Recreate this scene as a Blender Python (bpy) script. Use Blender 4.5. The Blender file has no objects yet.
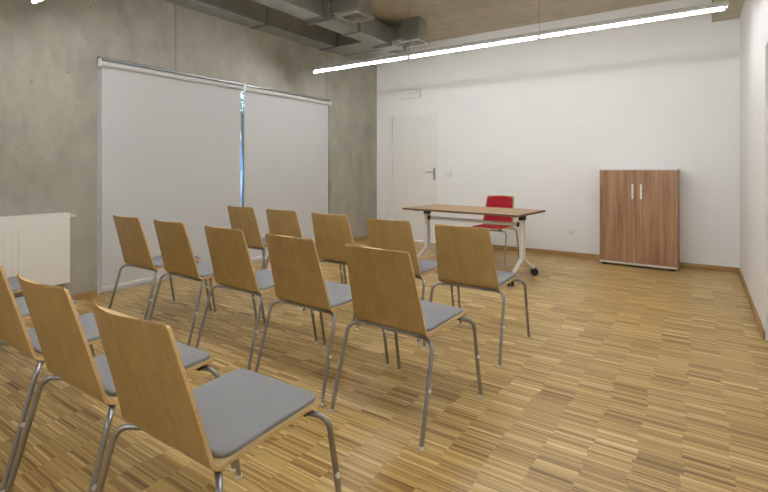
import bpy, bmesh, math, random
from mathutils import Vector, Matrix
random.seed(4)
PI = math.pi
S = bpy.context.scene
C = S.collection
def R(d): return math.radians(d)

# ------------------------------------------------------------ materials
class NT:
    def __init__(s, name):
        s.m = bpy.data.materials.new(name); s.m.use_nodes = True
        s.t = s.m.node_tree; s.n = s.t.nodes; s.l = s.t.links
        s.b = s.n['Principled BSDF']
    def node(s, t, **k):
        n = s.n.new(t)
        for a, v in k.items(): setattr(n, a, v)
        return n
    def put(s, v, sock):
        if v is None: return
        if isinstance(v, bpy.types.NodeSocket): s.l.new(v, sock)
        else: sock.default_value = v
    def math(s, op, a, b=None, c=None):
        n = s.node('ShaderNodeMath', operation=op)
        s.put(a, n.inputs[0]); s.put(b, n.inputs[1]); s.put(c, n.inputs[2])
        return n.outputs[0]
    def coord(s, which='Object'): return s.node('ShaderNodeTexCoord').outputs[which]
    def mapping(s, vec, scale=(1,1,1), loc=(0,0,0)):
        n = s.node('ShaderNodeMapping'); s.l.new(vec, n.inputs[0])
        n.inputs['Scale'].default_value = scale; n.inputs['Location'].default_value = loc
        return n.outputs[0]
    def noise(s, vec, scale, detail=3, rough=.5, dist=0):
        n = s.node('ShaderNodeTexNoise'); s.put(vec, n.inputs['Vector'])
        n.inputs['Scale'].default_value = scale; n.inputs['Detail'].default_value = detail
        n.inputs['Roughness'].default_value = rough; n.inputs['Distortion'].default_value = dist
        return n.outputs['Fac']
    def white(s, vec):
        n = s.node('ShaderNodeTexWhiteNoise', noise_dimensions='3D'); s.put(vec, n.inputs['Vector'])
        return n.outputs['Value']
    def xyz(s, x, y, z=0.0):
        n = s.node('ShaderNodeCombineXYZ'); s.put(x, n.inputs[0]); s.put(y, n.inputs[1]); s.put(z, n.inputs[2])
        return n.outputs[0]
    def sep(s, vec):
        n = s.node('ShaderNodeSeparateXYZ'); s.l.new(vec, n.inputs[0]); return n.outputs
    def ramp(s, fac, stops):
        n = s.node('ShaderNodeValToRGB'); s.l.new(fac, n.inputs[0]); e = n.color_ramp.elements
        while len(e) < len(stops): e.new(.5)
        for q, (p, c) in zip(e, stops): q.position = p; q.color = (*c, 1) if len(c) == 3 else c
        return n.outputs[0]
    def mix(s, f, a, b, mode='MIX'):
        n = s.node('ShaderNodeMix', data_type='RGBA', blend_type=mode)
        s.put(f, n.inputs[0]); 
        s.put((*a, 1) if isinstance(a, tuple) and len(a) == 3 else a, n.inputs[6])
        s.put((*b, 1) if isinstance(b, tuple) and len(b) == 3 else b, n.inputs[7])
        return n.outputs[2]
    def bump(s, h, strength=.2, dist=.01):
        n = s.node('ShaderNodeBump'); n.inputs['Strength'].default_value = strength
        n.inputs['Distance'].default_value = dist; s.l.new(h, n.inputs['Height'])
        s.l.new(n.outputs[0], s.b.inputs['Normal'])

def c(r, g, b):   # sRGB 0-255 to linear
    f = lambda v: (v/255/12.92) if v/255 <= .04045 else ((v/255+.055)/1.055)**2.4
    return (f(r), f(g), f(b))

def plain(name, col, rough=.5, metal=0., var=.05, scale=30, bump=0, spec=.5):
    k = NT(name)
    n = k.noise(k.coord(), scale, 4)
    d = tuple(v*(1-var) for v in col); u = tuple(min(1, v*(1+var)) for v in col)
    k.l.new(k.ramp(n, [(.3, d), (.7, u)]), k.b.inputs['Base Color'])
    k.b.inputs['Roughness'].default_value = rough; k.b.inputs['Metallic'].default_value = metal
    k.b.inputs['Specular IOR Level'].default_value = spec
    if bump: k.bump(n, bump, .002)
    return k.m

def wood(name, c1, c2, c3, axis=2, rough=.42, sc=1., bump=.04):
    k = NT(name)
    s = [38*sc]*3; s[axis] = 1.6*sc
    o = k.node('ShaderNodeObjectInfo').outputs['Random']
    v = k.mapping(k.coord(), tuple(s))
    va = k.node('ShaderNodeVectorMath', operation='ADD'); k.l.new(v, va.inputs[0])
    k.l.new(k.xyz(k.math('MULTIPLY', o, 37.), k.math('MULTIPLY', o, 91.), k.math('MULTIPLY', o, 53.)), va.inputs[1])
    n1 = k.noise(va.outputs[0], 1., 5, .6, .6)
    s2 = [7*sc]*3; s2[axis] = .7*sc
    n2 = k.noise(k.mapping(k.coord(), tuple(s2)), 1., 3, .5, 1.2)
    f = k.math('ADD', k.math('MULTIPLY', n1, .55), k.math('MULTIPLY', n2, .45))
    k.l.new(k.ramp(f, [(.32, c1), (.5, c2), (.68, c3)]), k.b.inputs['Base Color'])
    k.b.inputs['Roughness'].default_value = rough
    k.bump(n1, bump, .001)
    return k.m

def concrete(name, base, joints=False, dark=.72):
    k = NT(name)
    co = k.coord(); p = k.sep(co)
    big = k.noise(co, .9, 6, .6, .4)
    mid = k.noise(k.mapping(co, (1, 1, .55)), 4.5, 6, .62, .3)
    fine = k.noise(co, 55, 4, .7)
    f = k.math('ADD', k.math('ADD', k.math('MULTIPLY', big, .5), k.math('MULTIPLY', mid, .38)), k.math('MULTIPLY', fine, .12))
    lo = tuple(v*dark for v in base); hi = tuple(min(1, v*1.22) for v in base)
    col = k.ramp(f, [(.36, lo), (.5, base), (.64, hi)])
    # small air-hole pits with a shape of their own
    vn = k.node('ShaderNodeTexVoronoi'); k.l.new(k.mapping(co, (5.2, 5.2, 6.5)), vn.inputs['Vector']); vn.inputs['Scale'].default_value = 1.
    pit = k.math('LESS_THAN', k.math('ADD', vn.outputs['Distance'], k.math('MULTIPLY', k.white(k.xyz(vn.outputs['Color'], 0., 0.)), .10)), .075)
    pitf = k.math('MULTIPLY', pit, .5)
    col = k.mix(pitf, col, tuple(v*.35 for v in base))
    vs = k.node('ShaderNodeTexVoronoi'); k.l.new(co, vs.inputs['Vector']); vs.inputs['Scale'].default_value = 19.
    small = k.math('LESS_THAN', vs.outputs['Distance'], .10)
    col = k.mix(k.math('MULTIPLY', small, .3), col, tuple(v*.45 for v in base))
    h = k.math('SUBTRACT', f, k.math('MULTIPLY', pit, .4))
    if joints:
        y = k.math('ADD', p[1], .775)          # formwork joints every 2.49 m
        m = k.math('FRACT', k.math('DIVIDE', y, 2.49))
        d = k.math('ABSOLUTE', k.math('SUBTRACT', m, .5))
        up = k.math('GREATER_THAN', p[1], 1.6)
        j = k.math('MULTIPLY', k.math('LESS_THAN', d, .0034), up)
        soft = k.math('MULTIPLY', k.math('SUBTRACT', 1., k.math('MINIMUM', k.math('MULTIPLY', d, 60.), 1.)), up)
        col = k.mix(k.math('MULTIPLY', soft, .18), col, tuple(v*.6 for v in base))
        col = k.mix(k.math('MULTIPLY', j, .5), col, tuple(v*.42 for v in base))
        h = k.math('SUBTRACT', h, k.math('MULTIPLY', j, .8))
    k.l.new(col, k.b.inputs['Base Color'])
    k.b.inputs['Roughness'].default_value = .62
    k.bump(h, .22, .01)
    return k.m

def parquet():
    k = NT('industrial_parquet')
    p = k.sep(k.coord())
    BW, BL, SW = .166, .166, .0086      # block length along x, block depth, lamella width
    jit = k.math('MULTIPLY', k.white(k.xyz(k.math('FLOOR', k.math('DIVIDE', p[1], .052)), 2.2, 4.)), .022)
    xs = k.math('DIVIDE', k.math('ADD', k.math('ADD', p[0], .05), jit), BW)
    blk = k.math('FLOOR', xs); fx = k.math('FRACT', xs)
    off = k.math('MULTIPLY', k.white(k.xyz(blk, 3.1, 7.)), .166)
    yo = k.math('ADD', p[1], off)
    row = k.math('FLOOR', k.math('DIVIDE', yo, BL))
    ys = k.math('DIVIDE', yo, SW)
    strip = k.math('FLOOR', ys); fy = k.math('FRACT', ys)
    r1 = k.white(k.xyz(blk, strip, 1.))
    r2 = k.white(k.xyz(blk, row, 5.))
    r3 = k.white(k.xyz(blk, k.math('FLOOR', k.math('DIVIDE', k.math('ADD', yo, .013), SW*3.3)), 9.))
    g = k.noise(k.mapping(k.coord(), (14, 260, 1)), 1., 3, .6)
    f = k.math('ADD', k.math('ADD', k.math('MULTIPLY', r1, .50), k.math('MULTIPLY', r2, .08)),
               k.math('ADD', k.math('MULTIPLY', r3, .26), k.math('MULTIPLY', g, .16)))
    col = k.ramp(f, [(.14, FL[0]), (.30, FL[1]), (.50, FL[2]), (.70, FL[3]), (.88, FL[4])])
    sx = k.math('MINIMUM', fx, k.math('SUBTRACT', 1., fx))
    seam = k.math('LESS_THAN', sx, .007)
    sy = k.math('LESS_THAN', fy, .09)
    dk = k.math('MAXIMUM', k.math('MULTIPLY', seam, .16), k.math('MULTIPLY', sy, .22))
    col = k.mix(dk, col, FL[5])
    k.l.new(col, k.b.inputs['Base Color'])
    k.l.new(k.math('ADD', .30, k.math('MULTIPLY', r1, .12)), k.b.inputs['Roughness'])
    k.b.inputs['Specular IOR Level'].default_value = .45
    k.bump(k.math('SUBTRACT', r1, dk), .05, .001)
    return k.m

FL = [c(118,86,42), c(161,126,70), c(186,153,91), c(204,174,113), c(236,212,160), c(92,66,35)]
M = {}
M['floor'] = parquet()
M['concrete'] = concrete('raw_concrete_wall', c(164,159,145), True)
M['ceil'] = concrete('raw_concrete_ceiling', c(184,174,150), False, .8)
M['plaster'] = plain('white_plaster', c(236,234,231), .85, var=.012, scale=3)
M['door'] = plain('white_door_paint', c(232,228,221), .45, var=.01, scale=5)
M['white'] = plain('white_powder_coat', c(232,230,226), .35, var=.01)
M['rad'] = plain('radiator_enamel', c(236,232,224), .3, var=.01)
M['groove'] = plain('groove_and_socket_shade', c(220,215,206), .4, var=.01)  # radiator groove tone, reused as painted shading on the socket insert
M['base'] = wood('oak_baseboard', c(140,106,62), c(166,130,80), c(186,150,98), 0, .45)
M['basey'] = wood('oak_baseboard_side', c(140,106,62), c(166,130,80), c(186,150,98), 1, .45)
M['ply'] = wood('beech_plywood_face', c(150,121,73), c(163,134,83), c(176,147,95), 2, .42)
M['plyseat'] = wood('beech_plywood_seat', c(160,132,88), c(172,144,98), c(184,158,112), 1, .42)
M['edge'] = plain('plywood_edge', c(214,178,122), .5, var=.12, scale=120)
M['steel'] = plain('satin_steel_tube', c(160,159,158), .32, 1., .03)
M['alu'] = plain('brushed_aluminium', c(200,200,200), .32, 1., .03)
M['black'] = plain('black_plastic', c(34,32,32), .45, var=.1)
M['clear'] = plain('pale_plastic', c(232,231,228), .3, var=.02)
M['fabric'] = plain('grey_seat_fabric', c(144,143,144), .95, var=.10, scale=420, bump=.3, spec=.2)
M['red'] = plain('red_seat_fabric', c(148,30,40), .9, var=.10, scale=420, bump=.3, spec=.2)
M['walnut'] = wood('walnut_laminate_front', c(108,74,50), c(152,112,82), c(182,144,110), 2, .4, .9)
M['walnutx'] = wood('walnut_laminate_top', c(142,110,78), c(164,132,98), c(180,150,116), 0, .5, .55)
M['walnutedge'] = plain('dark_walnut_edge', c(112,84,60), .5, var=.1, scale=40)
M['cabbody'] = plain('cabinet_white_board', c(214,206,194), .5, var=.01)
M['galv'] = plain('galvanised_duct', c(186,190,187), .3, .92, .10, 6)
M['galvd'] = plain('duct_seam_metal', c(150,152,148), .4, .7, .1, 9)
M['grille'] = plain('diffuser_dark', c(60,58,54), .6, .2, .1)
M['blind'] = plain('grey_blind_fabric', c(190,188,186), .85, var=.012, scale=300)
def blind_mat():
    k = NT('grey_blind_fabric'); n = k.noise(k.mapping(k.coord(), (1, 1, .15)), 260, 3)
    col = k.ramp(n, [(.3, c(204,203,202)), (.7, c(212,211,209))]); k.l.new(col, k.b.inputs['Base Color']); k.b.inputs['Roughness'].default_value = .85
    t = k.node('ShaderNodeBsdfTranslucent'); k.l.new(col, t.inputs[0]); mx = k.node('ShaderNodeMixShader'); mx.inputs[0].default_value = .06
    k.l.new(k.b.outputs[0], mx.inputs[1]); k.l.new(t.outputs[0], mx.inputs[2]); k.l.new(mx.outputs[0], k.n['Material Output'].inputs[0]); return k.m
M['blind'] = blind_mat()
M['cass'] = plain('blind_roller_fabric', c(206,204,200), .8, var=.02)
M['lamp_body'] = plain('lamp_aluminium_body', c(190,188,182), .4, .6, .04)
M['pave'] = plain('outdoor_paving', c(150,150,148), .9, var=.2, scale=4)
M['leaf'] = plain('tree_leaves', c(70,110,80), .8, var=.4, scale=8)
M['bark'] = plain('tree_bark', c(84,70,56), .9, var=.3, scale=14)
M['facade'] = plain('blue_facade', c(76,118,160), .7, var=.08, scale=3)
M['facglass'] = plain('facade_glass', c(120,160,200), .15, var=.1, scale=2)
def glass():
    k = NT('window_glass'); k.n.remove(k.b)
    t = k.node('ShaderNodeBsdfTransparent'); g = k.node('ShaderNodeBsdfGlossy'); g.inputs['Roughness'].default_value = .02
    t.inputs[0].default_value = (.9, .95, .97, 1)
    fr = k.node('ShaderNodeFresnel'); fr.inputs[0].default_value = 1.45
    ns = k.noise(k.coord(), 2., 1)
    mx = k.node('ShaderNodeMixShader'); k.l.new(k.math('ADD', fr.outputs[0], k.math('MULTIPLY', ns, .01)), mx.inputs[0])
    k.l.new(t.outputs[0], mx.inputs[1]); k.l.new(g.outputs[0], mx.inputs[2])
    k.l.new(mx.outputs[0], k.n['Material Output'].inputs[0]); return k.m
M['glass'] = glass()
def tube_mat():
    k = NT('lit_fluorescent_tube')
    ns = k.noise(k.coord(), 1., 1)
    k.l.new(k.ramp(ns, [(0, (.90, .94, .99)), (1, (.90, .95, 1.0))]), k.b.inputs['Emission Color'])
    k.b.inputs['Emission Strength'].default_value = TUBE
    k.b.inputs['Base Color'].default_value = (.9, .9, .9, 1); return k.m
TUBE = 84.
M['tube'] = tube_mat()

# ------------------------------------------------------------ mesh helpers
def obj(name, bm, mats, parent=None, smooth=False, recalc=True):
    if recalc: bmesh.ops.recalc_face_normals(bm, faces=bm.faces)
    if smooth:
        for f in bm.faces: f.smooth = True
    me = bpy.data.meshes.new(name); bm.to_mesh(me); bm.free()
    for m in (mats if isinstance(mats, (list, tuple)) else [mats]): me.materials.append(m)
    if smooth: 
        try: me.set_sharp_from_angle(angle=R(40))
        except Exception: pass
    o = bpy.data.objects.new(name, me); C.objects.link(o)
    if parent: o.parent = parent
    return o
def thing(name, label, cat, loc=(0,0,0), rz=0, group=None):
    o = bpy.data.objects.new(name, None); C.objects.link(o); o.empty_display_size = .1
    o.location = loc; o.rotation_euler = (0, 0, rz); o['label'] = label; o['category'] = cat
    if group: o['group'] = group
    return o
def tag(o, label, cat, group=None):
    o['label'] = label; o['category'] = cat
    if group: o['group'] = group
    return o
def struct(name, bm, m, parent=None, smooth=False):
    o = obj(name, bm, m, parent, smooth)
    if not parent: o['kind'] = 'structure'
    return o
def box(bm, x0, x1, y0, y1, z0, z1, bev=0, mi=0):
    t = bmesh.new()
    bmesh.ops.create_cube(t, size=1, matrix=Matrix.Translation(((x0+x1)/2, (y0+y1)/2, (z0+z1)/2)) @ Matrix.Diagonal((abs(x1-x0), abs(y1-y0), abs(z1-z0), 1)))
    if bev: bmesh.ops.bevel(t, geom=t.edges[:], offset=bev, segments=2, affect='EDGES', profile=.6)
    for f in t.faces: f.material_index = mi
    merge(bm, t)
def merge(bm, t, mat=None):
    if mat is not None: t.transform(mat)
    vm = [bm.verts.new(v.co) for v in t.verts]
    t.verts.index_update()
    for f in t.faces:
        try:
            nf = bm.faces.new([vm[v.index] for v in f.verts]); nf.material_index = f.material_index; nf.smooth = f.smooth
        except ValueError: pass
    t.free()
def cyl(bm, a, b, r, n=16, r2=None, mi=0):
    a = Vector(a); b = Vector(b); d = b-a
    t = bmesh.new(); bmesh.ops.create_cone(t, cap_ends=True, segments=n, radius1=r, radius2=r if r2 is None else r2, depth=d.length)
    q = d.to_track_quat('Z', 'Y').to_matrix().to_4x4()
    for f in t.faces: f.material_index = mi
    merge(bm, t, Matrix.Translation((a+b)/2) @ q)
def fillet(pts, rads, seg=6):
    pts = [Vector(p) for p in pts]; out = [pts[0]]
    for i in range(1, len(pts)-1):
        r = rads[i-1] if isinstance(rads, (list, tuple)) else rads
        p, a, b = pts[i], (pts[i-1]-pts[i]), (pts[i+1]-pts[i])
        la, lb = a.length, b.length; a.normalize(); b.normalize()
        ang = a.angle(b)
        d = min(r/math.tan(ang/2), la*.49, lb*.49); rr = d*math.tan(ang/2)
        cen = p + (a+b).normalized()*(rr/math.sin(ang/2))
        s = p+a*d-cen; e = p+b*d-cen; th = s.angle(e)
        for k in range(seg+1):
            t = k/seg
            out.append(cen + (s*math.sin((1-t)*th) + e*math.sin(t*th))/math.sin(th))
    out.append(pts[-1]); return out
def tube(bm, pts, r, n=10, caps=True, mi=0):
    rings = []; up = None; N = len(pts)
    for i, p in enumerate(pts):
        d = (pts[min(i+1, N-1)] - pts[max(i-1, 0)]).normalized()
        if up is None: up = d.orthogonal().normalized()
        else: up = (up - d*up.dot(d)).normalized()
        s = d.cross(up)
        rings.append([bm.verts.new(p + (up*math.cos(2*PI*k/n) + s*math.sin(2*PI*k/n))*r) for k in range(n)])
    for a, b in zip(rings, rings[1:]):
        for k in range(n): bm.faces.new((a[k], a[(k+1)%n], b[(k+1)%n], b[k])).material_index = mi
    if caps: bm.faces.new(rings[0][::-1]).material_index = mi; bm.faces.new(rings[-1]).material_index = mi
def thick(bm, P, th, off=0., rim=1):
    """closed board from a grid of points P[i][j], thickness th, shifted along its normal by off; rim faces take material `rim`"""
    ni, nj = len(P), len(P[0])
    def nrm(i, j):
        a = P[min(i+1, ni-1)][j]-P[max(i-1, 0)][j]; b = P[i][min(j+1, nj-1)]-P[i][max(j-1, 0)]
        n = a.cross(b); return n.normalized() if n.length > 1e-12 else Vector((0, 0, 1))
    A = [[None]*nj for _ in range(ni)]; B = [[None]*nj for _ in range(ni)]
    for i in range(ni):
        for j in range(nj):
            jj = min(max(j, 1), nj-2); n = nrm(i, jj)
            A[i][j] = bm.verts.new(P[i][j]+n*(off+th/2)); B[i][j] = bm.verts.new(P[i][j]+n*(off-th/2))
    for i in range(ni-1):
        for j in range(nj-1):
            bm.faces.new((A[i][j], A[i+1][j], A[i+1][j+1], A[i][j+1]))
            bm.faces.new((B[i][j], B[i][j+1], B[i+1][j+1], B[i+1][j]))
    bd = [(i, 0) for i in range(ni)] + [(ni-1, j) for j in range(1, nj)] + [(i, nj-1) for i in range(ni-2, -1, -1)] + [(0, j) for j in range(nj-2, 0, -1)]
    for p, q in zip(bd, bd[1:]+bd[:1]):
        f = bm.faces.new((A[p[0]][p[1]], B[p[0]][p[1]], B[q[0]][q[1]], A[q[0]][q[1]])); f.material_index = rim

# ------------------------------------------------------------ room (x across, y towards the white back wall)
XL, XR, YB, YF, H = -4.725, .38, 6.787, -4.4, 3.28
WY0, WY1, WZ1 = 2.163, 5.54, 2.268
bm = bmesh.new(); box(bm, XL-.4, XR+.6, YF-.3, YB+.3, -.12, 0); struct('floor', bm, M['floor'])
bm = bmesh.new(); box(bm, XL-.35, XR+.5, YF-.3, YB+.3, H, H+.2); struct('ceiling', bm, M['ceil'])
bm = bmesh.new()
box(bm, XL-.32, XL, YF, WY0, 0, H); box(bm, XL-.32, XL, WY1, YB, 0, H); box(bm, XL-.32, XL, WY0, WY1, WZ1, H)
struct('wall_left', bm, M['concrete'])
DX0, DX1, DZ = -4.40, -3.54, 2.075        # door in the back wall
bm = bmesh.new()
box(bm, XL-.32, DX0-.05, YB, YB+.2, 0, H); box(bm, DX1+.0, XR+.3, YB, YB+.2, 0, H); box(bm, DX0-.05, DX1, YB, YB+.2, DZ+.035, H)
struct('wall_back', bm, M['plaster'])
RY0, RY1, RZ = 3.25, 4.22, 2.06           # doorway in the right wall, seen as a sliver at the frame's edge
bm = bmesh.new()
box(bm, XR, XR+.3, YF, RY0, 0, H); box(bm, XR, XR+.3, RY1, YB, 0, H); box(bm, XR, XR+.3, RY0, RY1, RZ, H)
struct('wall_right', bm, M['plaster'])
bm = bmesh.new(); box(bm, XL-.32, XR+.3, YF-.2, YF, 0, H); struct('wall_front', bm, M['plaster'])

# baseboards
def bboard(name, segs, m):
    bm = bmesh.new()
    for s in segs: box(bm, *s, bev=.003)
    struct(name, bm, m)
bh = .06
bboard('baseboard_back', [(DX1+.01, XR-.014, YB-.014, YB, 0, bh), (XL+.014, DX0-.06, YB-.014, YB, 0, bh)], M['base'])
bboard('baseboard_left', [(XL, XL+.014, WY1+.005, YB, 0, bh), (XL, XL+.014, YF+.014, WY0-.01, 0, bh)], M['basey'])
bboard('baseboard_right', [(XR-.014, XR, RY1+.004, YB, 0, bh), (XR-.014, XR, YF+.014, RY0-.004, 0, bh)], M['basey'])
bboard('baseboard_front', [(XL, XR, YF, YF+.014, 0, bh)], M['base'])

# window_1 behind the blinds
bm = bmesh.new()
fx0, fx1 = XL-.13, XL-.055
def ring(bm, x0, x1, y0, y1, z0, z1, w, bev=.003):
    box(bm, x0, x1, y0, y0+w, z0, z1, bev); box(bm, x0, x1, y1-w, y1, z0, z1, bev)
    box(bm, x0, x1, y0+w, y1-w, z1-w, z1, bev); box(bm, x0, x1, y0+w, y1-w, z0, z0+w, bev)
ring(bm, fx0, fx1, WY0, WY1, 0, WZ1, .055)
box(bm, fx0, fx1, WY0+.05, WY0+.11, .055, WZ1-.055, .003); box(bm, fx0, fx1, WY1-.11, WY1-.05, .055, WZ1-.055, .003)
w1 = struct('window_1', bm, M['white'])
ym = (WY0+WY1)/2-.11
for yy in (WY0+.85, WY1-.85):
    bm = bmesh.new(); box(bm, fx0, fx1, yy-.03, yy+.03, .055, WZ1-.055, .003); obj('mullion', bm, M['white'], w1)
ys = [WY0+.055, WY0+.82, WY0+.88, WY1-.88, WY1-.82, WY1-.055]
for a, b in ((0, 1), (2, 3), (4, 5)):
    bm = bmesh.new(); box(bm, fx0+.025, fx0+.037, ys[a], ys[b], .055, WZ1-.055); obj('window_pane', bm, M['glass'], w1)

# door_1 in the back wall
bm = bmesh.new()
box(bm, DX0-.05, DX0, YB-.016, YB+.10, 0, DZ+.035, .003); box(bm, DX0, DX1, YB-.016, YB+.10, DZ, DZ+.035, .003)
fr = struct('door_1', bm, M['door'])
bm = bmesh.new(); box(bm, DX0+.007, DX1-.007, YB+.008, YB+.05, .006, DZ-.009, .003); dl = obj('door_leaf', bm, M['door'], fr)
hb = bmesh.new(); hx = DX1-.05; hz = 1.15
box(hb, hx-.018, hx+.018, YB+.002, YB+.012, hz-.13, hz+.07, .003)
obj('handle_plate', hb, M['steel'], dl)
hb = bmesh.new()
tube(hb, fillet([(hx, YB+.01, hz+.0), (hx, YB-.05, hz+.0), (hx-.13, YB-.05, hz+.0)], .014), .0085)
obj('door_handle', hb, M['steel'], dl, True)
hb = bmesh.new(); cyl(hb, (hx, YB+.004, hz-.07), (hx, YB-.006, hz-.07), .009); obj('keyhole_cylinder', hb, M['steel'], dl, True)

# door_2 in the right wall (its far jamb is the sliver at the right edge)
bm = bmesh.new()
box(bm, XR+.05, XR+.11, RY0, RY0+.05, 0, RZ, .003); box(bm, XR+.05, XR+.11, RY1-.05, RY1, 0, RZ, .003); box(bm, XR+.05, XR+.11, RY0+.05, RY1-.05, RZ-.05, RZ, .003)
d2 = struct('door_2', bm, M['door'])
bm = bmesh.new(); box(bm, XR+.07, XR+.105, RY0+.052, RY1-.052, .006, RZ-.052, .002); dl2 = obj('door_leaf', bm, M['door'], d2)
bm = bmesh.new(); tube(bm, fillet([(XR+.07, RY0+.12, 1.05), (XR+.015, RY0+.12, 1.05), (XR+.015, RY0+.25, 1.05)], .014), .009)
obj('door_handle', bm, M['steel'], dl2, True)

# ------------------------------------------------------------ roller blinds
xb = XL-.02
def blind(y0, y1, label, endcap):
    t = thing('roller_blind', label, 'blind', (xb, (y0+y1)/2, 0), 0, 'pair of roller blinds over the window')
    hw = (y1-y0)/2
    bm = bmesh.new(); box(bm, -.0012, .0012, -hw+.035, hw-.006 if endcap == 0 else hw-.03, .07, 2.20)
    obj('blind_fabric', bm, M['blind'], t)
    bm = bmesh.new(); box(bm, -.011, .011, -hw+.03, hw-.003, .046, .072, .004); obj('bottom_rail', bm, M['white'], t)
    bm = bmesh.new(); cyl(bm, (.018, -hw+.02, 2.205), (.018, hw-.01, 2.205), .027, 24); obj('roller', bm, M['cass'], t, True)
    bm = bmesh.new(); box(bm, -.030, .012, -hw, hw, 2.246, WZ1-.001, .003); obj('headrail', bm, M['galvd'], t)
    for s in (-1, 1):
        bm = bmesh.new()
        box(bm, -.012, .05, s*hw+(0 if s < 0 else -.012), s*hw+(.012 if s < 0 else 0), 2.168, 2.25, .005)
        cyl(bm, (.018, s*hw*.9995-.0, 2.208), (.018, s*(hw-.017), 2.208), .036, 20)
        obj('end_bracket', bm, M['white'], t, True)
    return t
YG = 3.875
blind(WY0+.012, YG-.002, 'grey roller blind pulled down on the side nearer the radiator', 0)
blind(YG+.002, WY1-.012, 'grey roller blind pulled down on the side nearer the white wall', 1)
# narrow it slightly at the gap
for o in [o for o in C.objects if o.name.startswith('blind_fabric')]:
    near = o.parent.location.y < YG
    for v in o.data.vertices:
        if near and v.co.y > 0: v.co.y -= .022
        if (not near) and v.co.y < 0: v.co.y += -.008

# ------------------------------------------------------------ radiator
rx0, rx1, ry1, ry0, rz0, rz1 = XL+.03, XL+.125, 1.886, .50, .20, .815
rad = thing('panel_radiator', 'white flat-panel radiator on the concrete wall beside the blinds', 'radiator', (XL, (ry0+ry1)/2, 0))
cy = (ry0+ry1)/2
def rb(name, x0, x1, y0, y1, z0, z1, m, bev=.003, par=rad):
    bm = bmesh.new(); box(bm, x0-XL, x1-XL, y0-cy, y1-cy, z0, z1, bev); return obj(name, bm, m, par)
fp = rb('front_panel', rx1-.014, rx1, ry0, ry1-.004, rz0, rz1-.012, M['rad'], .004)
rb('rear_panel', rx0, rx0+.014, ry0, ry1-.004, rz0, rz1-.012, M['rad'], .004)
rb('side_panel', rx0+.014, rx1-.014, ry1-.006, ry1-.003, rz0, rz1-.012, M['rad'], 0)
rb('side_panel', rx0+.014, rx1-.014, ry0+.003, ry0+.006, rz0, rz1-.012, M['rad'], 0)
bm = bmesh.new()
box(bm, rx0-XL, rx0+.012-XL, ry0-cy, ry1-cy, rz1-.012, rz1, .003); box(bm, rx1-.012-XL, rx1+.001-XL, ry0-cy, ry1-cy, rz1-.012, rz1, .003)
yy = ry0+.02
while yy < ry1-.02:
    box(bm, rx0+.012-XL, rx1-.012-XL, yy-cy, yy+.008-cy, rz1-.011, rz1-.002); yy += .022
obj('top_grille', bm, M['rad'], rad)
bm = bmesh.new(); tube(bm, [Vector((rx1-.03-XL, ry1-.01-cy, rz1-.032)), Vector((rx1-.03-XL, ry1+.015-cy, rz1-.032))], .011)
cyl(bm, (rx1-.03-XL, ry1+.012-cy, rz1-.032), (rx1-.03-XL, ry1+.05-cy, rz1-.032), .014, 16)
obj('bleed_valve', bm, M['white'], rad, True)
for k, yy in enumerate((.78, .98, 1.18, 1.40, 1.46, 1.50)):
    bm = bmesh.new(); box(bm, rx1-XL-.0005, rx1-XL+.0015, yy-cy, yy+.004-cy, rz0+.05, rz1-.10, .0005); obj('pressed_groove', bm, M['groove'], fp)
for yy in (.56, 1.80):
    bm = bmesh.new(); tube(bm, fillet([(rx0+.05-XL, yy-cy, rz0+.01), (rx0+.05-XL, yy-cy, rz0-.06), (0.0, yy-cy, rz0-.06)], .025), .009)
    obj('supply_pipe', bm, M['steel'], rad, True)
for yy in (.8, 1.6):
    bm = bmesh.new(); box(bm, 0, rx0-XL+.004, yy-.02-cy, yy+.02-cy, .3, .7, .002); obj('wall_bracket', bm, M['white'], rad)

# ------------------------------------------------------------ ducts under the ceiling
def rod(par, x, y, z0, z1, r=.005):
    bm = bmesh.new(); cyl(bm, (x, y, z0), (x, y, z1), r, 8); return obj('hanger_rod', bm, M['galvd'], par)
def duct(name, label, x0, x1, y0, y1, z0, z1, seams, rods=True, dy=.02):
    t = thing(name, label, 'duct', ((x0+x1)/2, (y0+y1)/2, z0)); ox, oy = (x0+x1)/2, (y0+y1)/2
    bm = bmesh.new(); box(bm, x0-ox, x1-ox, y0-oy, y1-oy, 0, z1-z0, .004); b = obj('duct_body', bm, M['galv'], t)
    for s in seams:
        bm = bmesh.new(); e = .012; zt = z1-z0 if z1 > H-.03 else z1-z0+e
        ex0 = 0 if abs(x0-XL) < .01 else e; ex1 = 0 if abs(x1-XR) < .01 else e
        box(bm, x0-ox-ex0, x1-ox+ex1, s-dy-oy, s+dy-oy, -e, zt, .002); obj('flange', bm, M['galvd'], t)
    return t, ox, oy
d1, ox, oy = duct('air_duct', 'flat galvanised duct running tight along the top of the concrete wall', XL, -4.452, YF, 5.33, 2.99, H, (-1., 1.5, 2.75, 4.0, 5.3))
d2_, ox, oy = duct('air_duct', 'galvanised duct hung under the ceiling, a step away from the concrete wall', -3.86, -3.60, YF, 5.92, 2.95, 3.20, (-1.2, 1.3, 2.6, 4.07, 4.77, 5.88))
for yy in (1.9, 4.15, 5.5):
    for xx in (-3.875, -3.585): 
        o = rod(d2_, xx-ox, yy-oy, -.02, H-2.95)
for yy in (1.9, 4.15, 5.5):
    bm = bmesh.new(); box(bm, -.16, .16, yy-oy-.015, yy-oy+.015, -.03, 0, .002); obj('support_rail', bm, M['galvd'], d2_)
t = thing('duct_plenum', 'wide grey sheet-metal plenum box in the far left ceiling corner', 'duct', ((XL-3.93)/2, (5.35+6.3)/2, 3.0))
bm = bmesh.new(); box(bm, -(-3.93-XL)/2, (-3.93-XL)/2, -(6.3-5.35)/2, (6.3-5.35)/2, 0, H-3.0, .004); obj('box_body', bm, M['galv'], t)
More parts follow.
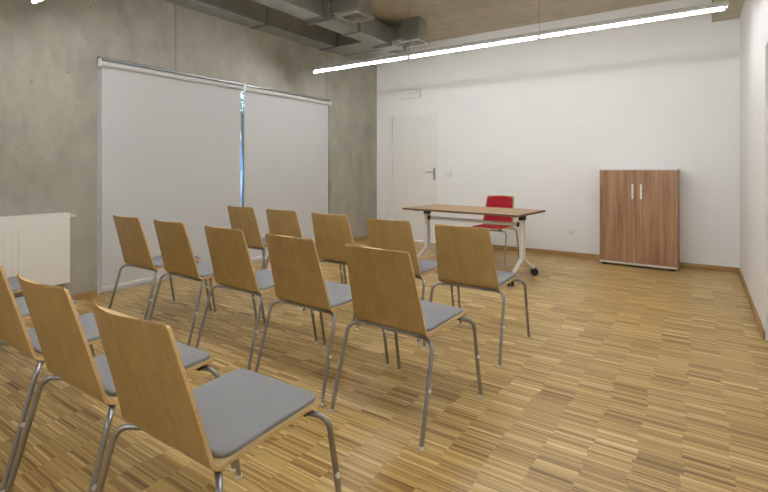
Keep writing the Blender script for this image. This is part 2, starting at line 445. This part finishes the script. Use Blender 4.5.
bm = bmesh.new(); box(bm, -(-3.93-XL)/2, (-3.93-XL)/2+.008, -.02, .02, -.006, H-3.0, .002); obj('seam', bm, M['galvd'], t)
bm = bmesh.new(); box(bm, .115, XR, YF, YB, 2.94, H); struct('trim_1', bm, M['ceil'])
def diffuser(y0, y1, label):
    x0, x1 = -3.455, -3.165; cxx, cyy = (x0+x1)/2, (y0+y1)/2
    t = thing('air_diffuser', label, 'air vent', (cxx, cyy, 2.95), 0, 'ceiling air diffusers')
    a, b = (x1-x0)/2, (y1-y0)/2
    bm = bmesh.new(); box(bm, -a+.01, a-.01, -b+.01, b-.01, .03, H-2.95, .003); obj('plenum_box', bm, M['galv'], t)
    bm = bmesh.new(); w = .035
    box(bm, -a-.02, a+.02, -b-.02, -b+w-.02, 0, .03, .003); box(bm, -a-.02, a+.02, b-w+.02, b+.02, 0, .03, .003)
    box(bm, -a-.02, -a+w-.02, -b+w-.02, b-w+.02, 0, .03, .003); box(bm, a-w+.02, a+.02, -b+w-.02, b-w+.02, 0, .03, .003)
    obj('grille_frame', bm, M['lamp_body'], t)
    bm = bmesh.new(); box(bm, -a+.015, a-.015, -b+.015, b-.015, .026, .03); obj('dark_inner_plate', bm, M['grille'], t)
    for k, s in enumerate((.76, .50, .24)):
        bm = bmesh.new(); A, B = a*s, b*s; z = .006+.0*k
        for (p, q, r_, s_) in ((-A, A, -B, -B+.008), (-A, A, B-.008, B), (-A, -A+.008, -B, B), (A-.008, A, -B, B)):
            box(bm, p, q, r_, s_, z, z+.02)
        obj('grille_vane', bm, M['lamp_body'], t)
    bm = bmesh.new(); box(bm, -3.592-cxx-.0, -a+.01, -b+.05, b-.05, .07, .24, .003); obj('side_neck', bm, M['galv'], t)
    return t
diffuser(4.18, 4.46, 'square air diffuser below its ceiling duct box, the one nearer the camera')
diffuser(5.53, 5.79, 'square air diffuser below its ceiling duct box, the one nearer the white wall')

# ------------------------------------------------------------ linear lamps
def lamp(y, label):
    x0, L, z = -4.30, 1.494, 2.50
    t = thing('linear_lamp', label, 'ceiling lamp', (x0, y, z), 0, 'suspended linear lamps')
    bm = bmesh.new(); box(bm, -.01, 3*L+.01, -.028, .028, .0245, .052, .003); obj('lamp_body', bm, M['lamp_body'], t)
    bm = bmesh.new(); sec = [(-.036, .009), (-.0275, .024), (.0275, .024), (.036, .009), (.0345, .008), (.0265, .0225), (-.0265, .0225), (-.0345, .008)]
    A = [bm.verts.new((-.006, p, q)) for p, q in sec]; B = [bm.verts.new((3*L+.006, p, q)) for p, q in sec]
    for k in range(8): bm.faces.new((A[k], A[(k+1) % 8], B[(k+1) % 8], B[k]))
    for V in (A, B):
        for a_, b_, c_, d_ in ((0, 1, 6, 7), (1, 2, 5, 6), (2, 3, 4, 5)): bm.faces.new((V[a_], V[b_], V[c_], V[d_]))
    obj('reflector', bm, M['white'], t)
    for k in range(3):
        a, b = k*L+.022, (k+1)*L-.022
        bm = bmesh.new(); cyl(bm, (a, 0, 0), (b, 0, 0), .012, 12); obj('fluorescent_tube', bm, M['tube'], t, True)
    for k in range(4):
        bm = bmesh.new(); x = k*L
        for s in ((1,) if k == 0 else (-1,) if k == 3 else (-1, 1)):
            box(bm, x+s*.022, x+s*.006, -.017, .017, -.017, .022, .003)
        if k in (1, 2): cyl(bm, (x-.01, 0, .012), (x+.01, 0, .012), .006, 8)
        obj('lamp_holder', bm, M['lamp_body'], t)
    for k in (1, 2):
        bm = bmesh.new(); cyl(bm, (k*L, 0, .05), (k*L, 0, H-z), .0022, 6); obj('suspension_wire', bm, M['steel'], t)
        bm = bmesh.new(); cyl(bm, (k*L, 0, H-z-.02), (k*L, 0, H-z), .03, 16); obj('ceiling_rose', bm, M['lamp_body'], t)
    return t
lamp(4.69, 'row of three lit fluorescent tubes hung below the ceiling before the white wall')
lamp(1.50, 'lit fluorescent tube row whose end shows at the top left corner of the photo')
lamp(-2.30, 'lit fluorescent tube row hung behind the camera')

# ------------------------------------------------------------ small fixtures on the back wall
t = thing('emergency_light', 'white emergency light box on the wall above the white door', 'emergency light', (-4.02, YB, 2.45))
bm = bmesh.new(); box(bm, -.19, .19, -.045, 0, -.075, .075, .012); obj('housing', bm, M['door'], t)
bm = bmesh.new(); box(bm, -.165, .165, -.048, -.044, -.058, .058, .002); cv = obj('cover_plate', bm, M['clear'], t)
bm = bmesh.new(); box(bm, -.15, .12, -.050, -.0475, .006, .012); obj('cover_rib', bm, M['lamp_body'], cv)
bm = bmesh.new(); cyl(bm, (.13, -.047, .012), (.13, -.052, .012), .011, 16); obj('indicator_lamp', bm, M['galvd'], t, True)
t = thing('light_switch', 'small white light switch on the wall just right of the door handle', 'switch', (-3.35, YB, 1.10))
bm = bmesh.new(); box(bm, -.075, .075, -.016, 0, -.04, .04, .003); obj('switch_plate', bm, M['door'], t)
for s in (-1, 1):
    bm = bmesh.new(); box(bm, s*.035-.03, s*.035+.03, -.020, -.015, -.03, .03, .002); obj('rocker', bm, M['door'], t)
t = thing('wall_socket', 'white square power socket low on the wall left of the cabinet', 'socket', (-1.47, YB, .327))
bm = bmesh.new(); box(bm, -.042, .042, -.014, 0, -.042, .042, .004); obj('cover_plate', bm, M['white'], t)
bm = bmesh.new(); cyl(bm, (0, -.0135, 0), (0, -.0155, 0), .024, 24); ins = obj('socket_insert', bm, M['groove'], t, True)  # insert coloured darker than the plate to stand in for its shading
bm = bmesh.new(); 
for s in (-1, 1): cyl(bm, (s*.0095, -.015, 0), (s*.0095, -.0165, 0), .004, 8)
obj('pin_hole', bm, M['black'], ins)

# ------------------------------------------------------------ cabinet
cx0, cx1, cf, cb, ct = -1.052, -.212, 6.452, 6.77, 1.204
cab = thing('storage_cabinet', 'walnut two-door storage cabinet standing against the white wall', 'cabinet', ((cx0+cx1)/2, (cf+cb)/2, 0), R(-2.0))
hx, hy = (cx1-cx0)/2, (cb-cf)/2
bm = bmesh.new()
box(bm, -hx, -hx+.018, -hy+.02, hy, .035, ct-.02, .001); box(bm, hx-.018, hx, -hy+.02, hy, .035, ct-.02, .001)
box(bm, -hx+.018, hx-.018, hy-.01, hy, .06, ct-.02); box(bm, -hx+.018, hx-.018, -hy+.03, hy-.01, .60, .618)
obj('carcass', bm, M['walnut'], cab)
bm = bmesh.new(); box(bm, -hx-.002, hx+.002, -hy, hy, ct-.02, ct-.006, .002); obj('cabinet_top', bm, M['cabbody'], cab)
bm = bmesh.new(); box(bm, -hx-.001, hx+.001, -hy-.001, hy, .026, .050, .002); obj('bottom_panel', bm, M['cabbody'], cab)
for s in (-1, 1):
    a, b = sorted((s*.002, s*(hx-.001)))
    bm = bmesh.new(); box(bm, a, b, -hy, -hy+.018, .053, ct-.022, .001); d = obj('cabinet_door', bm, M['walnut'], cab)
    x = -.043 if s < 0 else .048
    bm = bmesh.new(); z0, z1 = .835, 1.015
    tube(bm, fillet([(x, -hy+.001, z0+.01), (x, -hy-.028, z0+.01), (x, -hy-.028, z1-.01), (x, -hy+.001, z1-.01)], .008), .0065)
    box(bm, x-.011, x+.011, -hy-.033, -hy-.025, z0, z1, .003)
    obj('door_handle', bm, M['clear'], d, True)
    if s > 0:
        bm = bmesh.new(); cyl(bm, (x-.015, -hy+.001, 1.055), (x-.015, -hy-.005, 1.055), .012, 20); cyl(bm, (x-.015, -hy-.004, 1.055), (x-.015, -hy-.02, 1.055), .004, 8)
        obj('lock', bm, M['galvd'], d, True)
for sx in (-1, 1):
    for sy in (-1, 1):
        bm = bmesh.new(); cyl(bm, (sx*(hx-.05), sy*(hy-.05), 0), (sx*(hx-.05), sy*(hy-.05), .027), .028, 18); obj('foot', bm, M['black'], cab, True)

# ------------------------------------------------------------ folding table on castors
TX, TY, TR = -2.195, 5.075, R(-5)
tab = thing('folding_table', 'walnut-topped folding table with white legs on castors by the red chair', 'table', (TX, TY, 0), TR)
tw, td = .724, .375
bm = bmesh.new(); box(bm, -tw, tw, -td, td, .716, .738, .002); bm.normal_update()
for f in bm.faces:
    if abs(f.normal.z) < .5: f.material_index = 1
obj('tabletop', bm, [M['walnutx'], M['walnutedge']], tab)
bm = bmesh.new(); tube(bm, [Vector((-.605, .0, .600)), Vector((.600, .0, .600))], .019, 14); obj('crossbar', bm, M['white'], tab, True)
def castor(par, x, y, ang):
    q = Matrix.Translation((x, y, 0)) @ Matrix.Rotation(ang, 4, 'Z')
    bm = bmesh.new()
    for s in (-1, 1):
        t = bmesh.new(); cyl(t, (0.012, s*.006, .040), (.012, s*.029, .040), .040, 24); merge(bm, t, q)
        t = bmesh.new(); cyl(t, (0.012, s*.029, .040), (.012, s*.032, .040), .027, 18); merge(bm, t, q)
    o = obj('castor', bm, M['black'], par, True)
    bm = bmesh.new(); t = bmesh.new()
    box(t, -.026, .036, -.033, .033, .070, .084, .006); cyl(t, (-.004, 0, .06), (-.004, 0, .085), .008, 12); merge(bm, t, q)
    obj('castor_fork', bm, M['black'], o)
for lx in (-.615, .610):
    bm = bmesh.new(); box(bm, lx-.022, lx+.022, -.036, .036, .235, .655, .010); col = obj('leg_column', bm, M['white'], tab, True)
    bm = bmesh.new()
    for s in (-1, 1):
        pts = fillet([(lx, s*.008, .285), (lx, s*.02, .235), (lx, s*.28, .095), (lx, s*.315, .095)], .03)
        tube(bm, pts, .020, 12)
    lg = obj('splayed_foot', bm, M['white'], col, True)
    for s in (-1, 1): castor(tab, lx, s*.31, R(35 if s > 0 else -60))
    bm = bmesh.new(); box(bm, lx-.03, lx+.03, -.26, .26, .696, .716, .004); obj('support_arm', bm, M['galvd'], tab)
    bm = bmesh.new(); box(bm, lx-.024, lx+.024, -.05, .05, .648, .70, .006); obj('tilt_hinge', bm, M['black'], tab)
    s = 1 if lx < 0 else -1
    bm = bmesh.new(); cyl(bm, (lx+s*.018, 0, .600), (lx+s*.052, 0, .600), .026, 20); obj('clamp_knob', bm, M['black'], tab, True)

# ------------------------------------------------------------ chairs
def prof():
    return fillet([(0, .245, .447), (0, -.178, .434), (0, -.320, .838)], .040, 8)
def side_curve():
    raw = prof(); return raw[0], raw[1:-1], raw[-1]
def make_chair(name, label, group, pad, back_pad=False):
    t = thing(name, label, 'chair', (0, 0, 0), 0, group)
    front, arc, top = side_curve()
    us = [-1+2*k/14 for k in range(15)]
    # seat board
    P = []; a0 = arc[0]; n = 22; r = .035; ymax = front.y; L = front.y-a0.y
    for i in range(n+1):
        q = 1-math.cos(i/n*PI/2); tt = math.sin(i/n*PI/2)
        p = a0.lerp(front, tt); d = ymax-p.y
        hw = .209-.002*(1-tt)
        if d < r: hw -= r-math.sqrt(max(0, r*r-(r-d)**2))
        P.append([Vector((u*hw, p.y, p.z)) for u in us])
    bm = bmesh.new(); thick(bm, P, .011); seat = obj('seat', bm, [M['plyseat'], M['edge']], t, True)
    # upholstery pad
    def padgrid(hw, y0, y1, r, n=20):
        G = []
        for i in range(n+1):
            tt = .5-.5*math.cos(i/n*PI); y = y0+(y1-y0)*tt
            d = min(y-y0, y1-y); w = hw
            if d < r: w -= r-math.sqrt(max(0, r*r-(r-d)**2))
            G.append((y, w))
        return G
    def padmesh(zf, hw, y0, y1, r, th, dome, frame):
        bm = bmesh.new(); layers = []
        for (ins, h) in ((0, 0), (0, th*.55), (.003, th*.85), (.009, th)):
            G = padgrid(hw-ins, y0+ins, y1-ins, max(r-ins, .008)); layers.append((G, h))
        loops = []
        for G, h in layers:
            pts = [(w, y) for y, w in G] + [(-w, y) for y, w in reversed(G)]
            loops.append([bm.verts.new(frame(x, y, h)) for x, y in pts])
        m = len(loops[0])
        for A, B in zip(loops, loops[1:]):
            for k in range(m): bm.faces.new((A[k], A[(k+1) % m], B[(k+1) % m], B[k]))
        G, h = layers[-1]; nn = len(G)
        top_ = loops[-1]; prev = None
        cs = [-1+2*k/8 for k in range(9)]
        rows = []
        for i, (y, w) in enumerate(G):
            row = [top_[2*nn-1-i]] + [bm.verts.new(frame(cx_*w, y, h+dome*(1-cx_*cx_)*math.sin(PI*i/(nn-1)))) for cx_ in cs[1:-1]] + [top_[i]]
            rows.append(row)
        for A, B in zip(rows, rows[1:]):
            for k in range(8): bm.faces.new((A[k], A[k+1], B[k+1], B[k]))
        bm.faces.new(loops[0][::-1])
        bmesh.ops.remove_doubles(bm, verts=bm.verts, dist=.0004)
        return bm
    sl = (front.z-a0.z)/(front.y-a0.y)
    fz = lambda y: a0.z+(y-a0.y)*sl+.0062
    bm = padmesh(None, .195, a0.y+.002, front.y-.012, .035, .013, .004, lambda x, y, h: Vector((x, y, fz(y)+h)))
    obj('seat_pad', bm, pad, seat, True)
    # back board
    def backpt(p, u, hw, k): return Vector((u*hw, p.y+.032*k*u*u, p.z-.006*k*u*u))
    P = []; b0 = arc[-1]; r = .011; nb = 30
    for p in arc[:-1]:
        P.append([backpt(p, u, .213, 0) for u in us])
    for i in range(nb+1):
        tt = math.sin(i/nb*PI/2) if i > nb*.4 else i/nb*(math.sin(.4*PI/2)/.4)
        p = b0.lerp(top, tt); hw = .213-.026*tt; d = (top-p).length
        if d < r: hw -= r-math.sqrt(max(0, r*r-(r-d)**2))
        P.append([backpt(p, u, hw, tt**.8) for u in us])
    bm = bmesh.new(); thick(bm, P, .011); obj('backrest', bm, [M['ply'], M['edge']], t, True)
    if back_pad:
        P = []
        for i in range(21):
            tt = .04+.93*i/20; p = b0.lerp(top, tt); hw = .198-.028*tt; d = min(i, 20-i)/20*.36
            if d < r: hw -= r-math.sqrt(max(0, r*r-(r-d)**2))
            P.append([backpt(p, u, hw, tt**.8) for u in us])
        bm = bmesh.new(); thick(bm, P, .012, BPS*.0122, 0); obj('back_pad', bm, pad, t, True)
    # tubular frame: four legs sweeping out from two cross tubes
    zt = .4185
    for (ya, yf, zz, xa) in ((-.145, -.305, zt-.002, .250), (.185, .278, zt+.003, .256)):
        bm = bmesh.new(); tube(bm, [Vector((-.165, ya, zz)), Vector((.165, ya, zz))], .0098, 10); obj('cross_tube', bm, M['steel'], t, True)
        for s in (-1, 1):
            bm = bmesh.new()
            yo = ya-.045 if ya < 0 else ya+.02
            pts = fillet([(s*.150, ya, zz), (s*.175, ya, zz), (s*xa, yo, zz), (s*.262, yf, .006)], [.03, .055], 8)
            tube(bm, pts, .0098, 10); lg = obj('leg', bm, M['steel'], t, True)
            bm = bmesh.new(); cyl(bm, (s*.262, yf, 0), (s*.262, yf, .014), .0115, 12); obj('foot_glide', bm, M['clear'], lg, True)
            q = (zz-.235)/(zz-.006); bx_, by_ = s*(xa+(.262-xa)*q), yo+(yf-yo)*q
            bm = bmesh.new(); cyl(bm, (bx_+s*.006, by_, .225), (bx_+s*.0135, by_, .225), .009, 10); obj('stacking_bumper', bm, M['clear'], lg, True)
    for s in (-1, 1):
        bm = bmesh.new(); box(bm, s*.172-.022, s*.172+.022, .165, .205, .418, .4375, .004); obj('seat_mount', bm, M['black'], t)
    return t
BPS = 1
def copy_chair(root, label, group):
    r = root.copy(); C.objects.link(r); r['label'] = label; r['group'] = group
    for ch in root.children:
        a = ch.copy(); C.objects.link(a); a.parent = r
        for g in ch.children:
            b = g.copy(); C.objects.link(b); b.parent = a
    return r
GF, GM, GN = 'grey-seated chairs in the row nearest the table', 'grey-seated chairs in the middle row', 'grey-seated chairs in the row nearest the camera'
base = 'grey-seated plywood chair, '
spots = [
 (GF, -1.268, 3.050, 0, base+'at the right end of the row nearest the table'),
 (GF, -1.865, 3.10, 0, base+'second from the right in the row nearest the table'),
 (GF, -2.485, 3.18, 0, base+'middle one of the row nearest the table'),
 (GF, -3.10, 3.24, 0, base+'second from the left in the row nearest the table'),
 (GF, -3.70, 3.28, 0, base+'at the left end of the row nearest the table'),
 (GM, -1.234, 2.070, -3, base+'at the right end of the middle row'),
 (GM, -1.848, 2.115, -2, base+'second from the right in the middle row'),
 (GM, -2.462, 2.150, -1, base+'in the centre of the middle row'),
 (GM, -3.080, 2.165, -1, base+'second from the left in the middle row'),
 (GM, -3.655, 2.165, 0, base+'at the left end of the middle row by the blind'),
 (GN, -1.225, .92, 0, base+'rightmost in the row nearest the camera'),
 (GN, -1.800, .937, 0, base+'second from the right in the row nearest the camera'),
 (GN, -2.405, .955, 0, base+'third from the right in the row nearest the camera'),
 (GN, -3.065, .985, 0, base+'second from the left in the row nearest the camera'),
 (GN, -3.70, 1.03, 0, base+'at the left end of the nearest row by the radiator'),
]
proto = None
for g, x, y, rz, lab in spots:
    if proto is None: proto = o = make_chair('plywood_chair', lab, g, M['fabric'])
    else: o = copy_chair(proto, lab, g)
    o.location = (x, y, 0); o.rotation_euler = (0, 0, R(rz))
rc = make_chair('upholstered_chair', 'red-upholstered plywood chair standing behind the folding table', None, M['red'], True)
rc.location = (-2.252, 5.885, 0); rc.rotation_euler = (0, 0, R(180))

# ------------------------------------------------------------ outdoors, seen through the slit between the blinds
bm = bmesh.new(); box(bm, -40, XL-.33, -14, 44, -.35, -.15); o = struct('ground', bm, M['pave'])
b = thing('office_building', 'blue building seen through the slit between the blinds', 'building', (-19, 15, -.15))
bm = bmesh.new(); box(bm, -3, 3, -9, 9, 0, 2.6, .02); fb = obj('facade', bm, M['facade'], b)
for k in range(8):
    bm = bmesh.new(); box(bm, 3.0, 3.03, -8.4+k*2.1, -6.9+k*2.1, .25, 1.25, .01); obj('building_window', bm, M['facglass'], b)
bm = bmesh.new(); box(bm, -3.2, 3.2, -9.2, 9.2, 2.6, 2.75, .02); obj('roof', bm, M['white'], b)
tr = thing('garden_tree', 'green tree crown glimpsed through the slit between the blinds', 'tree', (-11.5, 9.45, -.15))
bm = bmesh.new(); tube(bm, [Vector((0, 0, 0)), Vector((.05, .03, 1.4)), Vector((.0, -.05, 3.1))], .09, 10); obj('trunk', bm, M['bark'], tr, True)
bm = bmesh.new()
for k in range(420):
    v = Vector((random.gauss(0, .6), random.gauss(0, .6), 3.3+random.gauss(0, .45)))
    q = Matrix.Translation(v) @ Matrix.Rotation(random.random()*6, 4, Vector((random.random(), random.random(), random.random()+.1)).normalized())
    t_ = bmesh.new(); vs = [t_.verts.new(p) for p in ((-.09, 0, 0), (0, -.04, .01), (.09, 0, 0), (0, .04, .01))]; t_.faces.new(vs); merge(bm, t_, q)
obj('leaf_crown', bm, M['leaf'], tr, recalc=False)

# ------------------------------------------------------------ sky, camera, output look
w = bpy.data.worlds.new('sky'); S.world = w; w.use_nodes = True
sk = w.node_tree.nodes.new('ShaderNodeTexSky'); sk.sky_type = 'NISHITA'; sk.sun_elevation = R(38); sk.sun_rotation = R(90); sk.sun_disc = False
bg = w.node_tree.nodes['Background']; wl = w.node_tree.links
cn = w.node_tree.nodes.new('ShaderNodeTexNoise'); cn.inputs['Scale'].default_value = 5; cn.inputs['Detail'].default_value = 5
tc = w.node_tree.nodes.new('ShaderNodeTexCoord'); wl.new(tc.outputs['Generated'], cn.inputs['Vector'])
cr = w.node_tree.nodes.new('ShaderNodeValToRGB'); cr.color_ramp.elements[0].position = .36; cr.color_ramp.elements[1].position = .5; wl.new(cn.outputs['Fac'], cr.inputs[0])
mxw = w.node_tree.nodes.new('ShaderNodeMix'); mxw.data_type = 'RGBA'; wl.new(cr.outputs[0], mxw.inputs[0]); wl.new(sk.outputs[0], mxw.inputs[6]); mxw.inputs[7].default_value = (.62, .66, .78, 1)
wl.new(mxw.outputs[2], bg.inputs[0]); bg.inputs[1].default_value = 2.2

cam = bpy.data.cameras.new('camera'); co = bpy.data.objects.new('camera', cam); C.objects.link(co)
cam.sensor_fit = 'HORIZONTAL'; cam.sensor_width = 36; cam.lens = 469/768*36
cam.shift_y = -77/768; cam.clip_start = .05
co.location = (0, 0, 1.2); co.rotation_euler = (R(90), 0, math.atan((700-384)/469))
S.camera = co
S.view_settings.view_transform = 'Standard'; S.view_settings.look = 'None'; S.view_settings.gamma = 1
S.view_settings.use_curve_mapping = False; S.view_settings.exposure = 0.36
S.cycles.max_bounces = 8
